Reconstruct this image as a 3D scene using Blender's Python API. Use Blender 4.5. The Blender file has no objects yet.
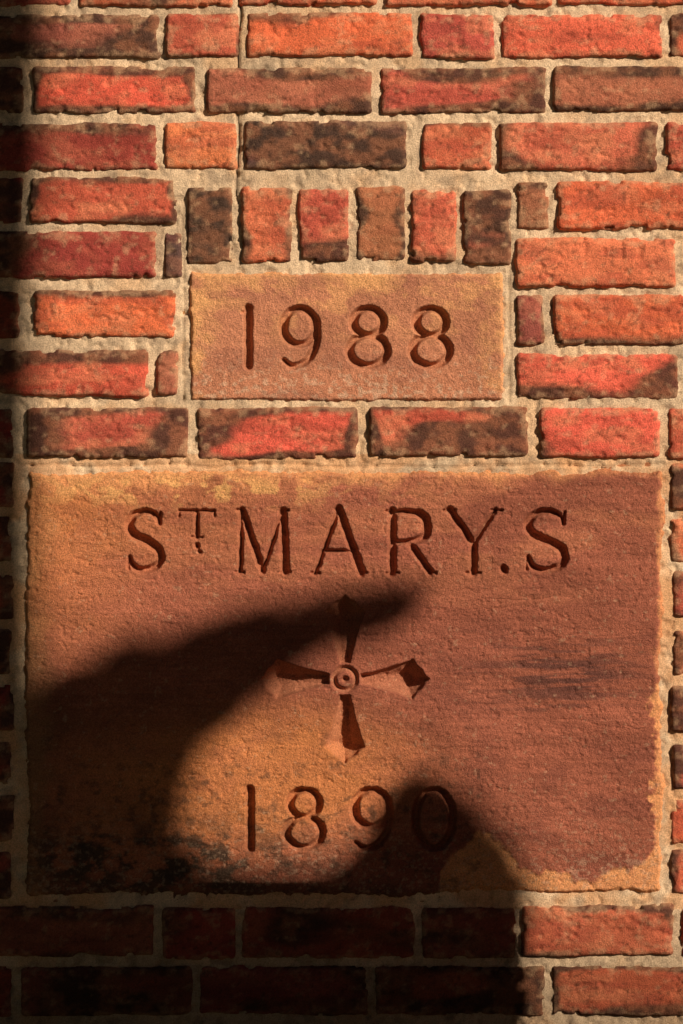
import bpy, math, random
import numpy as np
from mathutils import Vector

random.seed(11)
scene=bpy.context.scene
S=0.00118; ZC=1.1
def X(px): return (px-341.5)*S
def Z(py): return (512-py)*S+ZC
AZ=math.radians(43); EL=math.radians(27)
SUN=Vector((math.sin(AZ)*math.cos(EL),-math.cos(AZ)*math.cos(EL),math.sin(EL)))

# ---------------------------------------------------------------- noise
def _h(ix,iy,seed):
    n=(ix.astype(np.int64)*374761393+iy.astype(np.int64)*668265263+int(seed)*982451653)&0xffffffff
    n=((n^(n>>13))*1274126177)&0xffffffff
    n=((n^(n>>15))*2246822519)&0xffffffff
    return ((n^(n>>16))&0xffffff)/float(0xffffff)
def vn(x,y,seed=0):
    ix=np.floor(x);iy=np.floor(y);fx=x-ix;fy=y-iy
    fx=fx*fx*fx*(fx*(fx*6-15)+10);fy=fy*fy*fy*(fy*(fy*6-15)+10)
    a=_h(ix,iy,seed);b=_h(ix+1,iy,seed);c=_h(ix,iy+1,seed);d=_h(ix+1,iy+1,seed)
    return (a*(1-fx)+b*fx)*(1-fy)+(c*(1-fx)+d*fx)*fy
def fbm(x,y,seed=0,o=4,g=0.5):
    s=0;a=1;t=0
    ca,sa=.8,.6
    for i in range(o):
        s=s+a*vn(x+i*17.3,y-i*9.1,seed+i*31);t+=a;a*=g
        x,y=(x*ca-y*sa)*2.03,(x*sa+y*ca)*2.03
    return s/t
def fbs(x,y,seed=0,o=4,g=0.5):   # un-rotated, keeps stretched beds
    s=0;a=1;t=0
    for i in range(o):
        s=s+a*vn(x+i*17.3,y-i*9.1,seed+i*31);t+=a;a*=g;x=x*2.03;y=y*2.03
    return s/t
def ss(a,b,x):
    t=np.clip((x-a)/(b-a),0,1);return t*t*(3-2*t)
def mixc(c,k,m):
    return c*(1-m[...,None])+np.array(k)*m[...,None]
def box_sdf(u,v,x0,x1,y0,y1,r):
    qx=np.abs(u-(x0+x1)/2)-((x1-x0)/2-r);qy=np.abs(v-(y0+y1)/2)-((y1-y0)/2-r)
    return np.hypot(np.maximum(qx,0),np.maximum(qy,0))+np.minimum(np.maximum(qx,qy),0)-r

# ---------------------------------------------------------------- mesh from height grids
def grids_object(name,grids,mat,parent=None):
    cos=[];cols=[];quads=[];off=0
    for U,V,H,C in grids:
        n,m=U.shape
        co=np.stack([X(U),-H,Z(V)],-1).reshape(-1,3);cos.append(co)
        cols.append(np.clip(C,0,1).reshape(-1,3))
        idx=np.arange(n*m).reshape(n,m)+off
        q=np.stack([idx[1:,:-1],idx[1:,1:],idx[:-1,1:],idx[:-1,:-1]],-1).reshape(-1,4)
        quads.append(q);off+=n*m
    co=np.concatenate(cos);q=np.concatenate(quads);col=np.concatenate(cols)
    me=bpy.data.meshes.new(name)
    me.vertices.add(len(co));me.vertices.foreach_set("co",co.astype(np.float32).ravel())
    me.loops.add(q.size);me.loops.foreach_set("vertex_index",q.astype(np.int32).ravel())
    me.polygons.add(len(q));me.polygons.foreach_set("loop_start",np.arange(0,q.size,4,dtype=np.int32))
    me.update(calc_edges=True)
    me.polygons.foreach_set("use_smooth",np.ones(len(q),dtype=bool))
    at=me.color_attributes.new("Col",'FLOAT_COLOR','POINT')
    c4=np.ones((len(co),4),np.float32);c4[:,:3]=col
    at.data.foreach_set("color",c4.ravel())
    me.materials.append(mat);me.validate()
    ob=bpy.data.objects.new(name,me);scene.collection.objects.link(ob)
    if parent: ob.parent=parent
    return ob

# ---------------------------------------------------------------- materials
def masonry_mat(name,grain,gd,vary=0.35,rough=0.92,speck=0.0):
    m=bpy.data.materials.new(name);m.use_nodes=True;nt=m.node_tree;N=nt.nodes;L=nt.links
    b=N['Principled BSDF'];b.inputs['Roughness'].default_value=rough
    b.inputs['Specular IOR Level'].default_value=0.10
    tc=N.new('ShaderNodeTexCoord');at=N.new('ShaderNodeAttribute');at.attribute_name="Col"
    def noise(sc,det=2,rg=0.6):
        n=N.new('ShaderNodeTexNoise');n.inputs['Scale'].default_value=sc;n.inputs['Detail'].default_value=det
        n.inputs['Roughness'].default_value=rg;L.new(tc.outputs['Object'],n.inputs['Vector']);return n
    n1=noise(grain,2,.75);n3=noise(grain*.8,3,.75)
    mr=N.new('ShaderNodeMapRange');mr.inputs['From Min'].default_value=.3;mr.inputs['From Max'].default_value=.7
    mr.inputs['To Min'].default_value=1-vary;mr.inputs['To Max'].default_value=1+vary;mr.clamp=False
    L.new(n3.outputs['Fac'],mr.inputs['Value'])
    mu=N.new('ShaderNodeVectorMath');mu.operation='SCALE'
    L.new(at.outputs['Color'],mu.inputs[0]);L.new(mr.outputs[0],mu.inputs['Scale'])
    last=mu.outputs[0]
    if speck>0:
        r=N.new('ShaderNodeMapRange');r.inputs['From Min'].default_value=.66;r.inputs['From Max'].default_value=.74
        r.inputs['To Max'].default_value=speck
        L.new(n1.outputs['Fac'],r.inputs['Value'])
        mx=N.new('ShaderNodeMix');mx.data_type='RGBA';L.new(r.outputs[0],mx.inputs['Factor'])
        L.new(last,mx.inputs['A']);mx.inputs['B'].default_value=(.6,.42,.28,1);last=mx.outputs['Result']
    L.new(last,b.inputs['Base Color'])
    b2=N.new('ShaderNodeBump');b2.inputs['Distance'].default_value=gd;b2.inputs['Strength'].default_value=1
    L.new(n1.outputs['Fac'],b2.inputs['Height'])
    L.new(b2.outputs[0],b.inputs['Normal'])
    return m
M_brick=masonry_mat("fired_brick",620,.0015,.36,.9,.12)
M_mortar=masonry_mat("sandy_mortar",680,.0015,.36,.95,.08)
M_stone=masonry_mat("brownstone",660,.0018,.42,.92,.06)
def plain_mat(name,c1,c2,sc,bd=.01,rough=.9):
    m=bpy.data.materials.new(name);m.use_nodes=True;nt=m.node_tree;N=nt.nodes;L=nt.links
    b=N['Principled BSDF'];b.inputs['Roughness'].default_value=rough
    tc=N.new('ShaderNodeTexCoord');n=N.new('ShaderNodeTexNoise');n.inputs['Scale'].default_value=sc;n.inputs['Detail'].default_value=6
    L.new(tc.outputs['Object'],n.inputs['Vector'])
    r=N.new('ShaderNodeValToRGB');r.color_ramp.elements[0].position=.35;r.color_ramp.elements[1].position=.65
    r.color_ramp.elements[0].color=(*c1,1);r.color_ramp.elements[1].color=(*c2,1)
    L.new(n.outputs['Fac'],r.inputs['Fac']);L.new(r.outputs['Color'],b.inputs['Base Color'])
    bp=N.new('ShaderNodeBump');bp.inputs['Distance'].default_value=bd;L.new(n.outputs['Fac'],bp.inputs['Height']);L.new(bp.outputs[0],b.inputs['Normal'])
    return m

# soot plus painted-in shadow depth: colours darken toward the wall foot, whole width
def soot_shade(U,V,C):
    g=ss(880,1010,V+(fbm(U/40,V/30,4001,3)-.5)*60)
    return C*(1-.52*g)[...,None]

# ---------------------------------------------------------------- bricks
PAL={'r':(.78,.175,.10),'o':(.80,.225,.125),'b':(.42,.175,.105),'k':(.11,.075,.06),'d':(.34,.075,.055),'m':(.62,.155,.10),'p':(.34,.10,.08)}
MORT=(.75,.60,.45)
def brick(x0,x1,y0,y1,ty='r',burn=.3,mode='n',fine=True,seed=None):
    if seed is None: seed=random.randint(1,99999)
    rr=np.random.default_rng(seed)
    pad=6
    st=1.5 if fine else 7.0
    nx=max(4,int((x1-x0+2*pad)/st));ny=max(5,int((y1-y0+2*pad)/(st if fine else 5.0)))
    U,V=np.meshgrid(np.linspace(x0-pad,x1+pad,nx),np.linspace(y0-pad,y1+pad,ny))
    sk=rr.uniform(-.008,.008)
    Vs=V-(U-(x0+x1)/2)*sk
    d=-box_sdf(U,Vs,x0,x1,y0,y1,rr.uniform(1.5,3.5))+1.3
    if fine:
        d=d+(fbm(U/30,V/30,seed,3)-.5)*4.0+(fbm(U/5,V/5,seed+3,2)-.5)*1.2
        d=d-ss(.68,.76,fbm(U/16,V/16,seed+4,2))*2.5      # chipped arrises
    top=.0046+rr.uniform(-.0018,.0014)
    h=-.009+(top+.009)*ss(-3.0,2.6,d)-.0010*ss(8,2,d)
    ntx=rr.uniform(-.000016,.000016);nty=rr.uniform(-.00005,.00005)
    h=h+(U-(x0+x1)/2)*ntx+(V-(y0+y1)/2)*nty
    if fine:
        h=h+(fbm(U/40,V/24,seed+5,4,.4)-.5)*.0034+(fbm(U/5,V/4,seed+6,3)-.5)*.0013
        pit=ss(.66,.76,fbm(U/9,V/6,seed+8,3));h=h-pit*.0018
        cr_=ss(.008,.0,np.abs(fbs(U/70,V/14,seed+9,3)-.44));h=h-cr_*.0009*ss(.60,.72,vn(U/40,V/30,seed+10))
    base=np.array(PAL[ty])*rr.uniform(.84,1.06)*np.array([1,rr.uniform(.82,1.15),rr.uniform(.9,1.15)])
    C=np.ones(U.shape+(3,))*base
    n1=fbm(U/50,V/22,seed+11,4);C=C*(.68+.64*n1)[...,None]
    C=mixc(C,(.80,.33,.19),ss(.46,.74,fbm(U/30,V/14,seed+12,4))*(.42 if ty in 'rom' else .15))
    C=mixc(C,(.42,.09,.065),ss(.46,.68,fbm(U/36,V/12,seed+14,4))*(.5 if ty in 'rom' else .15))
    lx=(U-x0)/(x1-x0);ly=(V-y0)/(y1-y0)
    e=np.zeros_like(U)
    if 't' in mode:e=np.maximum(e,1-ly*2.1)
    if 'u' in mode:e=np.maximum(e,ly*2.1-1.1)
    if 'l' in mode:e=np.maximum(e,1-lx*2.8)
    if 'x' in mode:e=np.maximum(e,lx*2.8-1.8)
    if 'e' in mode:e=np.maximum(e,1-np.minimum(np.minimum(ly,1-ly)*4.2,np.minimum(lx,1-lx)*10))
    if 'c' in mode:e=np.maximum(e,1-np.hypot((lx-.5)*2.2,(ly-.55)*1.5))
    if 'a' in mode:e=e+.5
    f=.5+(fbs(U/75,V/24,seed+20,5,.36)-.5)*.62+np.clip(e,0,1)*.42
    th=.94-burn*.34
    mk=ss(th-.08,th+.08,f)
    bc=np.ones_like(C)*np.array((.07,.045,.038));bc=mixc(bc,(.24,.11,.07),ss(.38,.66,fbm(U/18,V/12,seed+22,4)))
    C=C*(1-mk[...,None]*.9)+bc*mk[...,None]*.9
    edge=1-np.clip(d/11,0,1)
    du=ss(.60,.88,fbm(U/9,V/7,seed+30,4)+edge*.26)
    C=mixc(C,(.60,.40,.26),du*.42)
    if fine: C=mixc(C,(.10,.05,.035),ss(.72,.80,fbm(U/4,V/4,seed+33,2))*.5)
    return (U,V,h,soot_shade(U,V,C))

RED='rrrommdbp'
rows={}
def row(y0,y1,items): rows[(y0,y1)]=items
row(-42,5,[(-80,70,'d',.4,'u'),(80,232,'m',.3,'a'),(241,376,'r',.3,'t'),(386,550,'o',.2,'n'),(559,725,'r',.2,'n')])
row(15,57,[(-3,158,'p',.8,'ea'),(167,237,'m',.35,'e'),(248,412,'r',.15,'t'),(422,493,'m',.25,'n'),(502,661,'r',.15,'x'),(671,740,'m',.5,'l')])
row(68,112,[(-140,22,'d',.6,'a'),(34,195,'r',.6,'eu'),(208,371,'b',.6,'tu'),(382,545,'m',.62,'tux'),(555,718,'b',.5,'tu')])
row(123,168,[(-5,157,'d',.5,'t'),(166,236,'o',.15,'n'),(246,405,'k',.8,'a'),(424,490,'m',.55,'t'),(500,656,'m',.45,'lx'),(668,735,'m',.3,'n')])
side=[(178,222,[(-140,22,'d',.7,'a'),(31,175,'m',.55,'eu')],183,228,[(518,547,'b',.5,'t'),(558,722,'r',.15,'x')]),
      (233,277,[(-6,155,'d',.55,'l'),(165,181,'k',.5,'a')],239,286,[(517,675,'o',.1,'n'),(686,845,'m',.3,'n')]),
      (292,337,[(-142,19,'d',.4,'x'),(34,174,'r',.3,'t')],296,344,[(517,542,'p',.3,'e'),(555,716,'r',.65,'u')]),
      (351,395,[(-12,146,'r',.75,'tl'),(157,178,'b',.5,'t')],355,398,[(518,677,'r',.72,'ux'),(687,850,'r',.3,'n')])]
row(409,457,[(-150,12,'d',.5,'x'),(27,187,'m',.9,'elx'),(199,356,'r',.74,'el'),(370,527,'m',.88,'exc'),(541,659,'r',.12,'l'),(670,830,'m',.3,'t')])
row(908,957,[(-6,153,'p',.6,'a'),(163,235,'d',.4,'a'),(243,413,'d',.6,'a'),(423,514,'p',.4,'a'),(523,672,'m',.3,'e'),(682,840,'m',.4,'t')])  # left bricks of these two rows coloured darker to deepen the shadow
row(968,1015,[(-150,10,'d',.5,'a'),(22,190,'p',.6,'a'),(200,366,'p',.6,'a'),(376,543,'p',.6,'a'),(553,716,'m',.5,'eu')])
grids=[];BX0,BX1=-2100,2900
def fill(xa,xb,y0,y1,start,dirn):
    x=start
    while (x<xb if dirn>0 else x>xa):
        a,b=(x,x+160) if dirn>0 else (x-160,x)
        fine = (b>-60 and a<740 and y1>-60 and y0<1080)
        t=random.choice(RED)
        grids.append(brick(a,b,y0,y1,t,random.uniform(.1,.6),random.choice(['e','t','u','n','lx','a']),fine=fine))
        x=x+171 if dirn>0 else x-171
for (y0,y1),it in rows.items():
    for (a,b,t,bu,mo) in it:
        dy=random.uniform(-1.3,1.3)
        grids.append(brick(a,b,y0+dy,y1+dy+random.uniform(-1,1),t,bu,mo))
    fill(BX0,BX1,y0,y1,it[-1][1]+10,1);fill(BX0,BX1,y0,y1,it[0][0]-10,-1)
for (a0,a1,li,b0,b1,ri) in side:
    for (a,b,t,bu,mo) in li: grids.append(brick(a,b,a0,a1,t,bu,mo))
    for (a,b,t,bu,mo) in ri: grids.append(brick(a,b,b0,b1,t,bu,mo))
    fill(BX0,BX1,a0,a1,li[0][0]-10,-1);fill(BX0,BX1,b0,b1,ri[-1][1]+10,1)
for a,b,c,d,t,bu,mo in [(188,231,188,262,'k',.9,'a'),(243,291,189,262,'m',.35,'lx'),(300,348,190,261,'m',.55,'u'),(357,404,188,260,'b',.5,'lx'),(412,455,191,261,'m',.35,'u'),(464,509,192,263,'p',1.0,'ae')]:
    grids.append(brick(a,b,c,d,t,bu,mo))
yl=[463,516,575,630,685,741,797,853];yr=[465,519,573,631,688,746,800,850]
for i in range(8):
    a=13 if i%2==0 else 10
    grids.append(brick(a-(155 if i%2 else 75),a,yl[i],yl[i]+44,'d',.5,'x'))
    fill(BX0,BX1,yl[i],yl[i]+44,a-(165 if i%2 else 85),-1)
    b=672+random.uniform(-2,3)
    grids.append(brick(b,b+(75 if i%2 else 160),yr[i],yr[i]+43,random.choice('rmo'),.35,'l'))
    fill(BX0,BX1,yr[i],yr[i]+43,b+(85 if i%2 else 170),1)
y=-98;k=0
while y>-1150:
    fill(BX0,BX1,y,y+45,-90+(80 if k%2 else 0),1);fill(BX0,BX1,y,y+45,-100+(80 if k%2 else 0),-1);y-=56.5;k+=1
y=1027;k=0
while y<1450:
    fill(BX0,BX1,y,y+46,-90+(80 if k%2 else 0),1);fill(BX0,BX1,y,y+46,-100+(80 if k%2 else 0),-1);y+=57.5;k+=1
wall=bpy.data.objects.new("brick_wall",None);scene.collection.objects.link(wall)
grids_object("bricks",grids,M_brick,wall)

# mortar bed
xs=np.concatenate([np.arange(BX0,-60,14),np.arange(-60,745,1.8),np.arange(745,BX1,14)])
ys=np.concatenate([np.arange(-1160,-60,14),np.arange(-60,1085,1.8),np.arange(1085,1450,14)])
U,V=np.meshgrid(xs,ys)
h=-.0014+(fbm(U/26,V/26,900,3)-.5)*.0020+(fbm(U/5,V/5,901,3)-.5)*.0017
h=h-ss(.62,.72,fbm(U/8,V/8,902,2))*.0022
ck=np.abs(U-(239+4*(vn(V/18,V*0,5)-.5)+1.5*(vn(V/5,V*0,6)-.5)))
ckm=ss(2.0,.3,ck)*(V<196);h=h-.006*ckm
cks=ckm*.8
for a in (183,509):
    cc=np.abs(U-(a+3*(vn(V/22,V*0,int(a))-.5)));h=h-.0022*ss(1.5,.3,cc)*(V>196)*(V<403)
cc=np.abs(V-(466+4*(vn(U/30,U*0,9)-.5)));h=h-.0030*ss(1.7,.3,cc)*(U>20)*(U<665)
inn=np.maximum(box_sdf(U,V,199,494,282,392,2)<0,box_sdf(U,V,38,651,482,882,2)<0)
h=h-.035*inn
C=np.ones(U.shape+(3,))*np.array(MORT)
C=C*(.68+.60*fbm(U/60,V/60,903,4))[...,None]
C=mixc(C,(.72,.46,.27),ss(.46,.72,fbm(U/45,V/35,904,4))*.5)
C=mixc(C,(.30,.23,.18),ss(.54,.72,fbm(U/10,V/10,905,4))*.5)
C=mixc(C,(.72,.36,.16),np.exp(-(np.maximum(0,np.abs(U-345)-335)/18.)**2)*(np.abs(V-682)<228)*.5*ss(.3,.6,fbm(U/30,V/30,77,3)))
C=mixc(C,(.08,.06,.05),cks)
grids_object("mortar",[(U,V,h,soot_shade(U,V,C))],M_mortar,wall)
import bmesh
def box(name,x0,x1,y0,y1,z0,z1,mat,parent=None,bev=0.0):
    me=bpy.data.meshes.new(name);bm=bmesh.new();bmesh.ops.create_cube(bm,size=1)
    for v in bm.verts: v.co=Vector(((x0+x1)/2+v.co.x*(x1-x0),(y0+y1)/2+v.co.y*(y1-y0),(z0+z1)/2+v.co.z*(z1-z0)))
    if bev>0: bmesh.ops.bevel(bm,geom=bm.edges[:],offset=bev,segments=3,affect='EDGES',profile=.5)
    bm.to_mesh(me);bm.free();me.materials.append(mat)
    o=bpy.data.objects.new(name,me);scene.collection.objects.link(o)
    if parent:o.parent=parent
    return o
M_cop=plain_mat("weathered_limestone",(.22,.18,.14),(.38,.32,.25),14,.004)
M_core=plain_mat("brick_core",(.20,.07,.045),(.34,.12,.08),20,.004)
box("wall_core",X(BX0)+.004,X(BX1)-.01,.05,.34,-.05,Z(-1150),M_core,wall)
box("wall_end_left",X(BX0)+.002,X(BX0)+.10,.006,.049,-.05,Z(-1150),M_core,wall)
box("wall_end_right",X(BX1)-.12,X(BX1)-.012,.006,.049,-.05,Z(-1150),M_core,wall)
box("coping",X(BX0)-.03,X(BX1)+.03,-.05,.39,Z(-1150)+.002,Z(-1150)+.09,M_cop,wall,.01)

# ---------------------------------------------------------------- carving strokes
def cr(pts,n=7):
    P=[np.array(p,float) for p in pts];out=[]
    P=[2*P[0]-P[1]]+P+[2*P[-1]-P[-2]]
    for i in range(1,len(P)-2):
        for k in range(n):
            t=k/n
            out.append(.5*((2*P[i])+(-P[i-1]+P[i+1])*t+(2*P[i-1]-5*P[i]+4*P[i+1]-P[i+2])*t*t+(-P[i-1]+3*P[i]-3*P[i+1]+P[i+2])*t**3))
    out.append(P[-2]);return out
def ell(cx,cy,rx,ry,n=26,a0=0,a1=360):
    return [(cx+rx*math.cos(math.radians(a0+(a1-a0)*i/n)),cy+ry*math.sin(math.radians(a0+(a1-a0)*i/n))) for i in range(n+1)]
G={
'S':[('c',[(.93,.22),(.84,.08),(.52,.0),(.16,.08),(.05,.25),(.2,.41),(.55,.51),(.88,.64),(.95,.82),(.78,.95),(.46,1.0),(.16,.94),(.05,.78)],'s'),('l',[(.95,.03),(.93,.22)],4,4),('l',[(.03,.78),(.02,.98)],4,4)],
'T':[('l',[(0,.03),(1,.03)],5.5,5.5),('l',[(.5,.03),(.5,1)],7,7),('l',[(0,.0),(-.02,.24)],3.8,3.8),('l',[(1,.0),(1.02,.24)],3.8,3.8),('l',[(.36,1),(.64,1)],3.8,3.8)],
'M':[('l',[(.13,.02),(.09,1)],5.5,5.5),('l',[(.13,.02),(.5,.97)],8,7.5),('l',[(.5,.97),(.87,.02)],5.5,5.5),('l',[(.87,.02),(.92,1)],8.5,8.5),('l',[(.02,1),(.16,1)],3.6,3.6),('l',[(.83,1),(1.0,1)],3.6,3.6),('l',[(.04,.01),(.15,.01)],3.6,3.6),('l',[(.85,.01),(.97,.01)],3.6,3.6)],
'A':[('l',[(.5,.0),(.08,1)],5.8,5.8),('l',[(.5,.0),(.92,1)],8.5,8.5),('l',[(.23,.66),(.78,.66)],5,5),('l',[(.01,1),(.15,1)],3.6,3.6),('l',[(.84,1),(1.01,1)],3.6,3.6)],
'R':[('l',[(.17,.0),(.17,1)],8.5,8.5),('c',[(.1,.02),(.5,.01),(.78,.07),(.88,.24),(.8,.42),(.5,.5),(.17,.5)],'s'),('l',[(.5,.5),(.94,.99)],8,7.5),('l',[(.05,1),(.30,1)],3.6,3.6),('l',[(.9,1),(1.05,1)],3.6,3.6),('l',[(.04,0),(.3,0)],3.6,3.6)],
'Y':[('l',[(.1,.0),(.52,.54)],8,7.5),('l',[(.92,.0),(.52,.54)],5.5,5.5),('l',[(.52,.54),(.52,1)],8,8),('l',[(.40,1),(.64,1)],3.6,3.6),('l',[(.0,0),(.19,0)],3.6,3.6),('l',[(.84,0),(1.02,0)],3.6,3.6)],
'1':[('l',[(.6,.0),(.6,1)],8.5,8.5),('l',[(.6,.02),(.25,.08)],4.5,3)],
'9':[('c',ell(.5,.32,.42,.31),'o'),('c',[(.92,.3),(.93,.52),(.82,.78),(.6,.95),(.3,1.0),(.1,.9)],'t')],
'8':[('c',ell(.5,.24,.36,.23),'o'),('c',ell(.5,.73,.45,.26),'o')],
'0':[('c',ell(.5,.5,.44,.49,34),'o')],
}
def glyph_segments(ch,x0,x1,y0,y1,k=1.0):
    segs=[]
    for s in G[ch]:
        p=s[1]
        if s[0]=='c' and s[2]!='o': p=cr(p,5)
        p=[(x0+a*(x1-x0),y0+b*(y1-y0)) for a,b in p];n=len(p)-1
        for i in range(n):
            if s[0]=='l': w0,w1=s[2],s[3]
            else:
                def W(j):
                    if s[2]=='s': return 4.8+4.4*math.sin(math.pi*j/n)**1.0
                    if s[2]=='t': return 8.4-3.2*(j/n)**2
                    an=2*math.pi*j/n; return 6.6+2.0*abs(math.cos(an))
                w0,w1=W(i),W(i+1)
            segs.append((*p[i],*p[i+1],w0*k,w1*k))
    return segs
def carve(U,V,xs,ys,segs,slope=1.15,wob=None,cap=8.0):
    D=np.zeros_like(U)
    for (ax,ay,bx,by,w0,w1) in segs:
        m=max(w0,w1)
        i0,i1=np.searchsorted(xs,[min(ax,bx)-m,max(ax,bx)+m]);j0,j1=np.searchsorted(ys,[min(ay,by)-m,max(ay,by)+m])
        if i1<=i0 or j1<=j0: continue
        u=U[j0:j1,i0:i1];v=V[j0:j1,i0:i1]
        if wob is not None: u=u+wob[0][j0:j1,i0:i1];v=v+wob[1][j0:j1,i0:i1]
        dx,dy=bx-ax,by-ay;L2=dx*dx+dy*dy+1e-9
        t=np.clip(((u-ax)*dx+(v-ay)*dy)/L2,0,1)
        dist=np.hypot(u-ax-t*dx,v-ay-t*dy);hw=(w0+(w1-w0)*t)/2
        D[j0:j1,i0:i1]=np.maximum(D[j0:j1,i0:i1],np.maximum(0,hw-dist))
    return np.minimum(D*slope,cap)*S
def poly_sdf(u,v,P):
    n=len(P);d=np.full(u.shape,1e9);ins=np.zeros(u.shape,bool)
    for i in range(n):
        ax,ay=P[i];bx,by=P[(i+1)%n];dx,dy=bx-ax,by-ay
        t=np.clip(((u-ax)*dx+(v-ay)*dy)/(dx*dx+dy*dy+1e-9),0,1)
        d=np.minimum(d,np.hypot(u-ax-t*dx,v-ay-t*dy))
        c=((ay>v)!=(by>v))&(u<(bx-ax)*(v-ay)/((by-ay) if by!=ay else 1e-9)+ax);ins^=c
    return np.where(ins,d,-d)

# ---------------------------------------------------------------- cornerstone (1890)
xs=np.arange(18,672,.85);ys=np.arange(461,903,.85);U,V=np.meshgrid(xs,ys)
d=-box_sdf(U,V,27,662,471,893,4)
d=d+(fbm(U/40,V/40,50,4)-.5)*11+(fbm(U/6,V/6,51,3)-.5)*4
chip=ss(.42,.56,fbm(U/34,V/9,52,4))*(V<490)*ss(520,580,U)
d=d-chip*6
h=-.006+.0085*ss(-3,4,d)
h=h+(fbm(U/90,V/50,53,4)-.5)*.0055+(fbs(U/14,V/6,54,4)-.5)*.0014+(fbm(U/3,V/3,55,2)-.5)*.0009
h=h-ss(.66,.74,fbm(U/7,V/5,56,3))*.0010
nz=fbm(U/28,V/28,60,5)-.5;nf=fbm(U/7,V/7,61,4)-.5
bottomline=np.interp(U,[0,300,430,480,520,560,600,640,660],[905,900,880,832,864,878,878,866,838])
fr_b=ss(-3,3,(V-bottomline)+nz*24+nf*9)*(U>440)
fr_r=ss(-2,3,(U-652)+nz*26+nf*10)*ss(640,690,V)
fr_r2=ss(2,8,(U-654)+nz*14+nf*8)*.7
fr_t=ss(14,-8,(V-478)+U*.028-8+nz*30)*.9*ss(690,420,U*1.0)+ss(6,-3,V-474+nz*12)*.4
fr_l=ss(26,-6,(U-34)+nz*40)*.8
fr=np.clip(np.maximum.reduce([fr_b,fr_r,fr_r2,fr_t,fr_l]),0,1)
patch=np.exp(-(((U-285)/120)**2+((V-775)/62)**2)**1.3)
patch2=np.exp(-(((U-130)/130)**2+((V-800)/80)**2))*.6
lefty=ss(190,30,U)*ss(720,560,V)*.6
h=h+.0016*(1-fr)
C=np.ones(U.shape+(3,))*np.array((.36,.128,.09))
C=C*(.64+.72*fbm(U/70,V/34,62,5))[...,None]
C=mixc(C,(.50,.205,.12),ss(.46,.66,fbm(U/70,V/26,63,5))*.5*ss(640,540,V+nz*80))
C=mixc(C,(.22,.078,.062),ss(.46,.66,fbm(U/60,V/30,73,5))*.5*ss(560,700,V+nz*80))
bed=fbs(U/60,V/2.6,64,3);C=C*(.82+.36*bed)[...,None]
brown=np.clip(lefty+ss(620,500,V)*ss(420,120,U)*.25+patch2+patch*1.15,0,1)*(.55+.9*fbm(U/22,V/16,65,4))
C=mixc(C,(.66,.27,.11),np.clip(brown,0,1)*.8)
C=mixc(C,(.84,.42,.20),fr*(.75+.5*nf))
rs=np.exp(-(((U-560)/85)**2+((V-675)/42)**2))
C=mixc(C,(.10,.05,.05),np.clip(rs*ss(.45,.62,fbs(U/38,V/3.6,66,4))*.8,0,1))
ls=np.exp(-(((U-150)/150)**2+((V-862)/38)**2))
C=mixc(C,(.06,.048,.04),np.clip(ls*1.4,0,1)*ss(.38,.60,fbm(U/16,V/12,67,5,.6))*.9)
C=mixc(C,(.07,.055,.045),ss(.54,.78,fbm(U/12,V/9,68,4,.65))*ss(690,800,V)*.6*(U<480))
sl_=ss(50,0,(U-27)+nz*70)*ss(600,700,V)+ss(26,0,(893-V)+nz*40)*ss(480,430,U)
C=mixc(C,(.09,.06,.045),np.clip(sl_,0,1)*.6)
C=mixc(C,(.60,.42,.30),ss(.72,.84,fbm(U/5,V/4,69,3))*.3)
C=mixc(C,(.58,.42,.32),ss(.60,.78,fbm(U/4,V/3,169,3)+.1*ss(.5,.7,fbm(U/50,V/30,170,3)))*.35*ss(790,880,V))
yl_=fbm(U/16,V/10,71,4);C=mixc(C,(.84,.50,.22),ss(.52,.66,yl_)*np.exp(-(((U-190)/150)**2+((V-490)/14)**2))*.9)
for (x0_,y0_,x1_,y1_) in [(525,640,640,632),(480,600,560,596),(90,560,210,552),(560,720,640,728)]:
    t=np.clip((U-x0_)/(x1_-x0_),0,1);dd=np.abs(V-(y0_+(y1_-y0_)*t)-(vn(U/20,U*0,8)-.5)*5)
    h=h-.0006*ss(1.4,.2,dd)*(U>x0_)*(U<x1_)
wob=((fbm(U/6,V/6,80,2)-.5)*1.8,(fbm(U/6,V/6,81,2)-.5)*1.8)
segs=[]
for ch,a,b,c,e,k in [('S',128,162,511,570,1.2),('T',180,214,510,537,.9),('M',235,290,510,572,1.18),('A',311,366,509,573,1.18),('R',384,433,511,573,1.18),('Y',444,500,510,573,1.18),('S',526,566,511,570,1.2),
                     ('1',240,257,789,848,1.2),('8',284,324,789,848,1.2),('9',351,392,789,848,1.2),('0',413,455,789,848,1.2)]:
    segs+=glyph_segments(ch,a,b,c,e,k)
segs+=[(503,569,504,570,10,10),(197,545,197,546,7,7),(199,551,200,552,5,5)]
cv=carve(U,V,xs,ys,segs,3.0,wob,9.5)
cx,cy=345,679
def rot(P,a):
    c,s=math.cos(a),math.sin(a);return [(cx+x*c-y*s,cy+x*s+y*c) for x,y in P]
arm=[(-5.5,15),(-10,34),(-15.5,54),(-21,68),(-15,72),(-10,78),(-4,81),(0,86),(4,81),(10,78),(15,72),(21,68),(15.5,54),(10,34),(5.5,15)]
cross=np.zeros_like(U)
i0,i1=np.searchsorted(xs,[250,442]);j0,j1=np.searchsorted(ys,[585,775])
u=U[j0:j1,i0:i1]+wob[0][j0:j1,i0:i1]*.7;v=V[j0:j1,i0:i1]+wob[1][j0:j1,i0:i1]*.7
R=np.hypot(u-cx,v-cy);acc=np.zeros_like(u)
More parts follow.
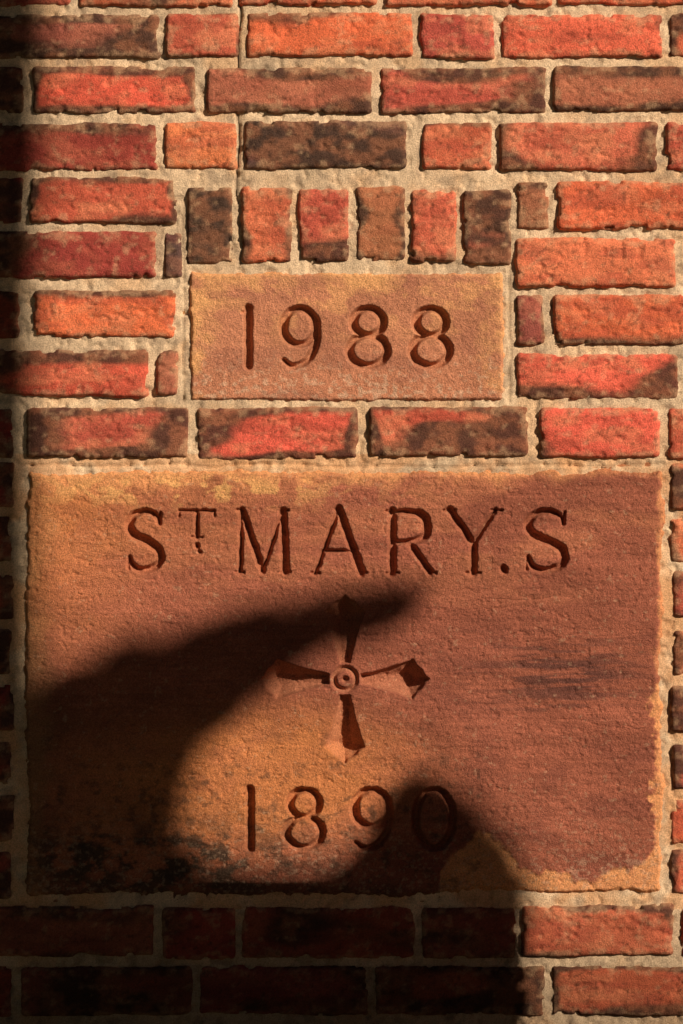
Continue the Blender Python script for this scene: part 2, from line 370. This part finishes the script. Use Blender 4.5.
for a in (0,math.pi/2,math.pi,-math.pi/2):
    sd=poly_sdf(u,v,rot(arm,a))
    dep=np.where(sd>0,np.minimum(5.5+np.maximum(sd,0)*1.15,8+12*ss(8,75,R)),0)*ss(0,2.0,sd)
    acc=np.maximum(acc,dep)
ring=np.maximum(0,3.6-np.abs(R-11.0))*1.6*(R<17);hole=np.maximum(0,4.2-R)*1.8
acc=np.maximum(np.maximum(acc,ring),hole)
cross[j0:j1,i0:i1]=acc*S
h=h-np.maximum(cv,cross)
C=mixc(C,(.46,.18,.10),ss(.0008,.004,cv)*.3)
C=mixc(C,(.60,.28,.17),ss(.0006,.003,cross)*.35)
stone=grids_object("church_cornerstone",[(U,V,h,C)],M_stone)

# ---------------------------------------------------------------- date stone (1988)
xs=np.arange(182,512,.8);ys=np.arange(264,411,.8);U,V=np.meshgrid(xs,ys)
d=-box_sdf(U,V,190,503,273,401,3)+(fbm(U/30,V/30,150,4)-.5)*4.0+(fbm(U/5,V/5,151,3)-.5)*2.6
h=-.006+.0083*ss(-2.5,3,d)+(fbm(U/80,V/60,152,3)-.5)*.0026+(fbm(U/4,V/4,153,3)-.5)*.0014
C=np.ones(U.shape+(3,))*np.array((.57,.255,.165))
nz=fbm(U/24,V/20,160,5)-.5;nf=fbm(U/6,V/6,161,4)-.5
C=C*(.76+.48*fbm(U/40,V/30,162,4))[...,None]
rim=ss(26,-6,np.minimum(V-273,np.minimum(U-190,503-U)*1.3)+nz*60)
C=mixc(C,(.86,.48,.23),rim*.8)
C=mixc(C,(.86,.48,.23),ss(.50,.66,fbm(U/26,V/16,163,5))*.5*ss(360,290,V))
C=mixc(C,(.76,.60,.47),ss(.56,.80,fbm(U/5,V/4,164,3)+.10*ss(370,400,V))*.45*ss(330,395,V))
C=mixc(C,(.38,.16,.12),ss(.50,.66,fbm(U/60,V/20,165,4))*.4)
wob=((fbm(U/6,V/6,180,2)-.5)*1.4,(fbm(U/6,V/6,181,2)-.5)*1.4)
segs=[]
for ch,a,b in [('1',238,255),('9',280,319),('8',347,389),('8',410,451)]: segs+=glyph_segments(ch,a,b,308,366,1.22)
cv=carve(U,V,xs,ys,segs,3.0,wob,9.5);h=h-cv
C=mixc(C,(.44,.19,.10),ss(.0008,.004,cv)*.4)
grids_object("date_stone",[(U,V,h,C)],M_stone)

# ---------------------------------------------------------------- ground
gm_=plain_mat("grass_soil",(.03,.045,.015),(.08,.075,.04),9,.03)
me=bpy.data.meshes.new("ground");me.from_pydata([(-150,-150,0),(150,-150,0),(150,150,0),(-150,150,0)],[],[(0,1,2,3)]);me.materials.append(gm_)
o=bpy.data.objects.new("ground",me);scene.collection.objects.link(o)
pm=plain_mat("paving",(.16,.14,.12),(.26,.23,.19),22,.004)
path=bpy.data.objects.new("footpath",None);scene.collection.objects.link(path)
for i in range(10):
    box(f"slab_{i+1}",-4+i*.9,-4+i*.9+.888,-5.5,-4.4,-.02,.03,pm,path,.006)

# ---------------------------------------------------------------- pier added toward the sun, outside the frame, to cast the lower shadow
def shadow_to(px,py,t): return Vector((X(px),0,Z(py)))+SUN*t
M_pier=plain_mat("pier_brick",(.22,.075,.05),(.36,.12,.08),26,.005)
ynear=-.72;tt=.72/abs(SUN.y)
xr=X(525)+.72*math.tan(AZ);xl=.43;ztop=Z(876)+tt*SUN.z
pier=bpy.data.objects.new("shadow_pier",None);scene.collection.objects.link(pier)
nC=int((ztop-.06)/.0675);ch=(ztop-.06)/nC
box("core",xl+.006,xr-.006,ynear-.444,ynear-.006,-.02,ztop-.061,M_cop,pier)
for i in range(nC):
    offs=[xl,xl+.215,xr] if i%2 else [xl,xl+.105,xl+.32,xr]
    for j in range(len(offs)-1):
        box(f"brick_{i}_{j}",offs[j]+(.005 if j else 0),offs[j+1]-(.005 if j<len(offs)-2 else 0),ynear-.45,ynear,i*ch+.005,(i+1)*ch-.005,M_pier,pier,.003)
box("cap",xl,xr,ynear-.45,ynear,ztop-.059,ztop,M_cop,pier,.012)

# ---------------------------------------------------------------- leaves
M_leaf=plain_mat("leaf",(.035,.06,.018),(.09,.11,.035),3,.001,.6)
M_bark=plain_mat("bark",(.06,.045,.03),(.14,.11,.08),16,.02)
def leaf_geo(verts,faces,p,size,nrm):
    n=nrm.normalized();a=n.orthogonal().normalized();ang=random.uniform(0,6.28)
    b=n.cross(a);d1=a*math.cos(ang)+b*math.sin(ang);d2=n.cross(d1)
    L=size;W=size*.33;k=len(verts)
    for (x,y,z) in [(-.5,0,0),(-.2,.8,.03),(.15,1,.03),(.5,0,-.05),(.15,-1,.03),(-.2,-.8,.03)]:
        verts.append(p+d1*(x*L)+d2*(y*W)+n*(z*L))
    faces.append((k,k+1,k+2,k+3));faces.append((k,k+3,k+4,k+5))
def inpoly(x,y,P):
    c=False
    for i in range(len(P)):
        ax,ay=P[i];bx,by=P[(i+1)%len(P)]
        if (ay>y)!=(by>y) and x<(bx-ax)*(y-ay)/(by-ay)+ax:c=not c
    return c
def fill_leaves(verts,faces,P,t0,t1,n,size):
    x0=min(p[0] for p in P);x1=max(p[0] for p in P);y0=min(p[1] for p in P);y1=max(p[1] for p in P);k=0
    while k<n:
        x=random.uniform(x0,x1);y=random.uniform(y0,y1)
        if not inpoly(x,y,P):continue
        nn=SUN+Vector((random.uniform(-.7,.7),random.uniform(-.7,.7),random.uniform(-.7,.7)))
        leaf_geo(verts,faces,shadow_to(x,y,random.uniform(t0,t1)),size*random.uniform(.7,1.2),nn);k+=1
def mesh_obj(name,verts,faces,mat,parent=None,smooth=False):
    me=bpy.data.meshes.new(name);me.from_pydata([tuple(v) for v in verts],[],faces);me.materials.append(mat)
    if smooth: me.polygons.foreach_set("use_smooth",[True]*len(faces))
    o=bpy.data.objects.new(name,me);scene.collection.objects.link(o)
    if parent:o.parent=parent
    return o
def tube(verts,faces,pts,rad,n=12):
    k0=len(verts)
    for i,p in enumerate(pts):
        d=(pts[min(i+1,len(pts)-1)]-pts[max(i-1,0)]).normalized();a=d.cross(Vector((.3,1,.1))).normalized();b=d.cross(a)
        for j in range(n):
            an=2*math.pi*j/n;r=rad[i]*(1+.08*math.sin(3*an+i));verts.append(p+a*math.cos(an)*r+b*math.sin(an)*r)
    for i in range(len(pts)-1):
        for j in range(n):
            faces.append((k0+i*n+j,k0+i*n+(j+1)%n,k0+(i+1)*n+(j+1)%n,k0+(i+1)*n+j))
T=5.0
tree=bpy.data.objects.new("shadow_tree",None);scene.collection.objects.link(tree)  # tree added out of frame; limb and leaves fill the wanted shadow outline
v=[];f=[]
pp=[shadow_to(-106,py,T) for py in (2900,2100,1500,900,400,0,-500,-1100)]
offx=[0,0,5,12,6,12,20,20]
pp=[p+Vector((o_*S,0,0)) for p,o_ in zip(pp,offx)]
pp=[Vector((pp[0].x,pp[0].y,-.1))]+[p for p in pp if p.z>.15]
tube(v,f,pp,[.20]+[.125]*(len(pp)-3)+[.11,.09])
limb=[shadow_to(a,b,T) for a,b in [(-90,800),(0,745),(110,705),(210,660),(300,630),(370,610),(415,600)]]
tube(v,f,limb,[.05,.045,.038,.032,.022,.012,.005],8)
top=pp[-1]
ends=[]
for k in range(9):
    a=k*2.4;st=pp[-2].lerp(pp[-1],random.random());r=random.uniform(1.0,1.6)
    e=st+Vector((math.cos(a)*r,math.sin(a)*r,random.uniform(1.0,1.9)));mid=(st+e)/2+Vector((0,0,-.1))
    tube(v,f,[st,mid,e],[.06,.04,.012],7);ends+=[mid,e]
mesh_obj("trunk_and_limbs",v,f,M_bark,tree,True)
v=[];f=[]
band=[(-30,708),(40,688),(120,655),(200,628),(255,611),(310,601),(335,600),(330,628),(305,655),(278,676),(240,704),(210,728),(188,758),(176,800),(180,850),(210,876),(300,884),(390,886),(390,930),(300,1070),(-30,1090)]
fill_leaves(v,f,band,4.7,5.3,1600,.045)
fill_leaves(v,f,[(325,602),(380,594),(425,590),(428,602),(385,622),(335,642)],4.7,5.3,70,.042)
for e in ends+[top+Vector((0,0,.8)),top+Vector((.3,.2,1.5))]:
    for q in range(330):
        p=e+Vector((random.gauss(0,.38),random.gauss(0,.38),random.gauss(0,.30)))
        if p.z-abs(p.y)/abs(SUN.y)*SUN.z>Z(-80)+.08: leaf_geo(v,f,p,random.uniform(.09,.14),Vector((random.uniform(-1,1),random.uniform(-1,1),random.uniform(.2,1))))
mesh_obj("foliage",v,f,M_leaf,tree)
sh=bpy.data.objects.new("shadow_shrub",None);scene.collection.objects.link(sh)  # shrub added out of frame, leaves shaped to the shadow it throws
v=[];f=[]
sp=[(290,892),(340,878),(372,846),(388,806),(402,782),(432,786),(462,812),(492,850),(521,880),(521,930),(290,930)]
TS=4.0
fill_leaves(v,f,sp,TS-.3,TS+.3,520,.040)
c=shadow_to(420,905,TS)
for q in range(3200):
    p=Vector((c.x-.05+random.gauss(0,.22),c.y-.05+random.gauss(0,.22),random.uniform(.05,c.z)))
    w=p-SUN*(abs(p.y)/abs(SUN.y))
    if w.x<X(505) and w.z<Z(900): leaf_geo(v,f,p,.06,Vector((random.uniform(-1,1),random.uniform(-1,1),random.uniform(.2,1))))
mesh_obj("leaves",v,f,M_leaf,sh)
v=[];f=[]
for k in range(7):
    e=c+Vector((random.uniform(-.12,.06),random.uniform(-.1,.1),random.uniform(-.1,0)));tube(v,f,[Vector((c.x,c.y,-.02)),(Vector((c.x,c.y,0))+e)/2+Vector((.02,0,0)),e],[.025,.015,.004],6)
mesh_obj("stems",v,f,M_bark,sh,True)

# ---------------------------------------------------------------- light, world, camera
w=bpy.data.worlds.new("World");scene.world=w;w.use_nodes=True;nt=w.node_tree
sky=nt.nodes.new('ShaderNodeTexSky');sky.sky_type='NISHITA';sky.sun_disc=False;sky.sun_elevation=EL;sky.sun_rotation=math.pi-AZ
bg=nt.nodes['Background'];bg.inputs['Strength'].default_value=.005;nt.links.new(sky.outputs[0],bg.inputs[0])
sl=bpy.data.lights.new("sun",'SUN');sl.energy=5.0;sl.angle=math.radians(.5);sl.color=(1.0,.78,.54)
so=bpy.data.objects.new("sun",sl);scene.collection.objects.link(so);so.rotation_euler=SUN.to_track_quat('Z','Y').to_euler();so.location=SUN*20
cam=bpy.data.cameras.new("camera");co=bpy.data.objects.new("camera",cam);scene.collection.objects.link(co)
D=5.0;cam.sensor_fit='VERTICAL';cam.sensor_height=36;cam.lens=18*D/(512*S);cam.clip_end=500
co.location=(0,-D,ZC);co.rotation_euler=(math.radians(90),0,0);scene.camera=co
scene.view_settings.view_transform='Standard';scene.view_settings.look='None';scene.view_settings.exposure=0
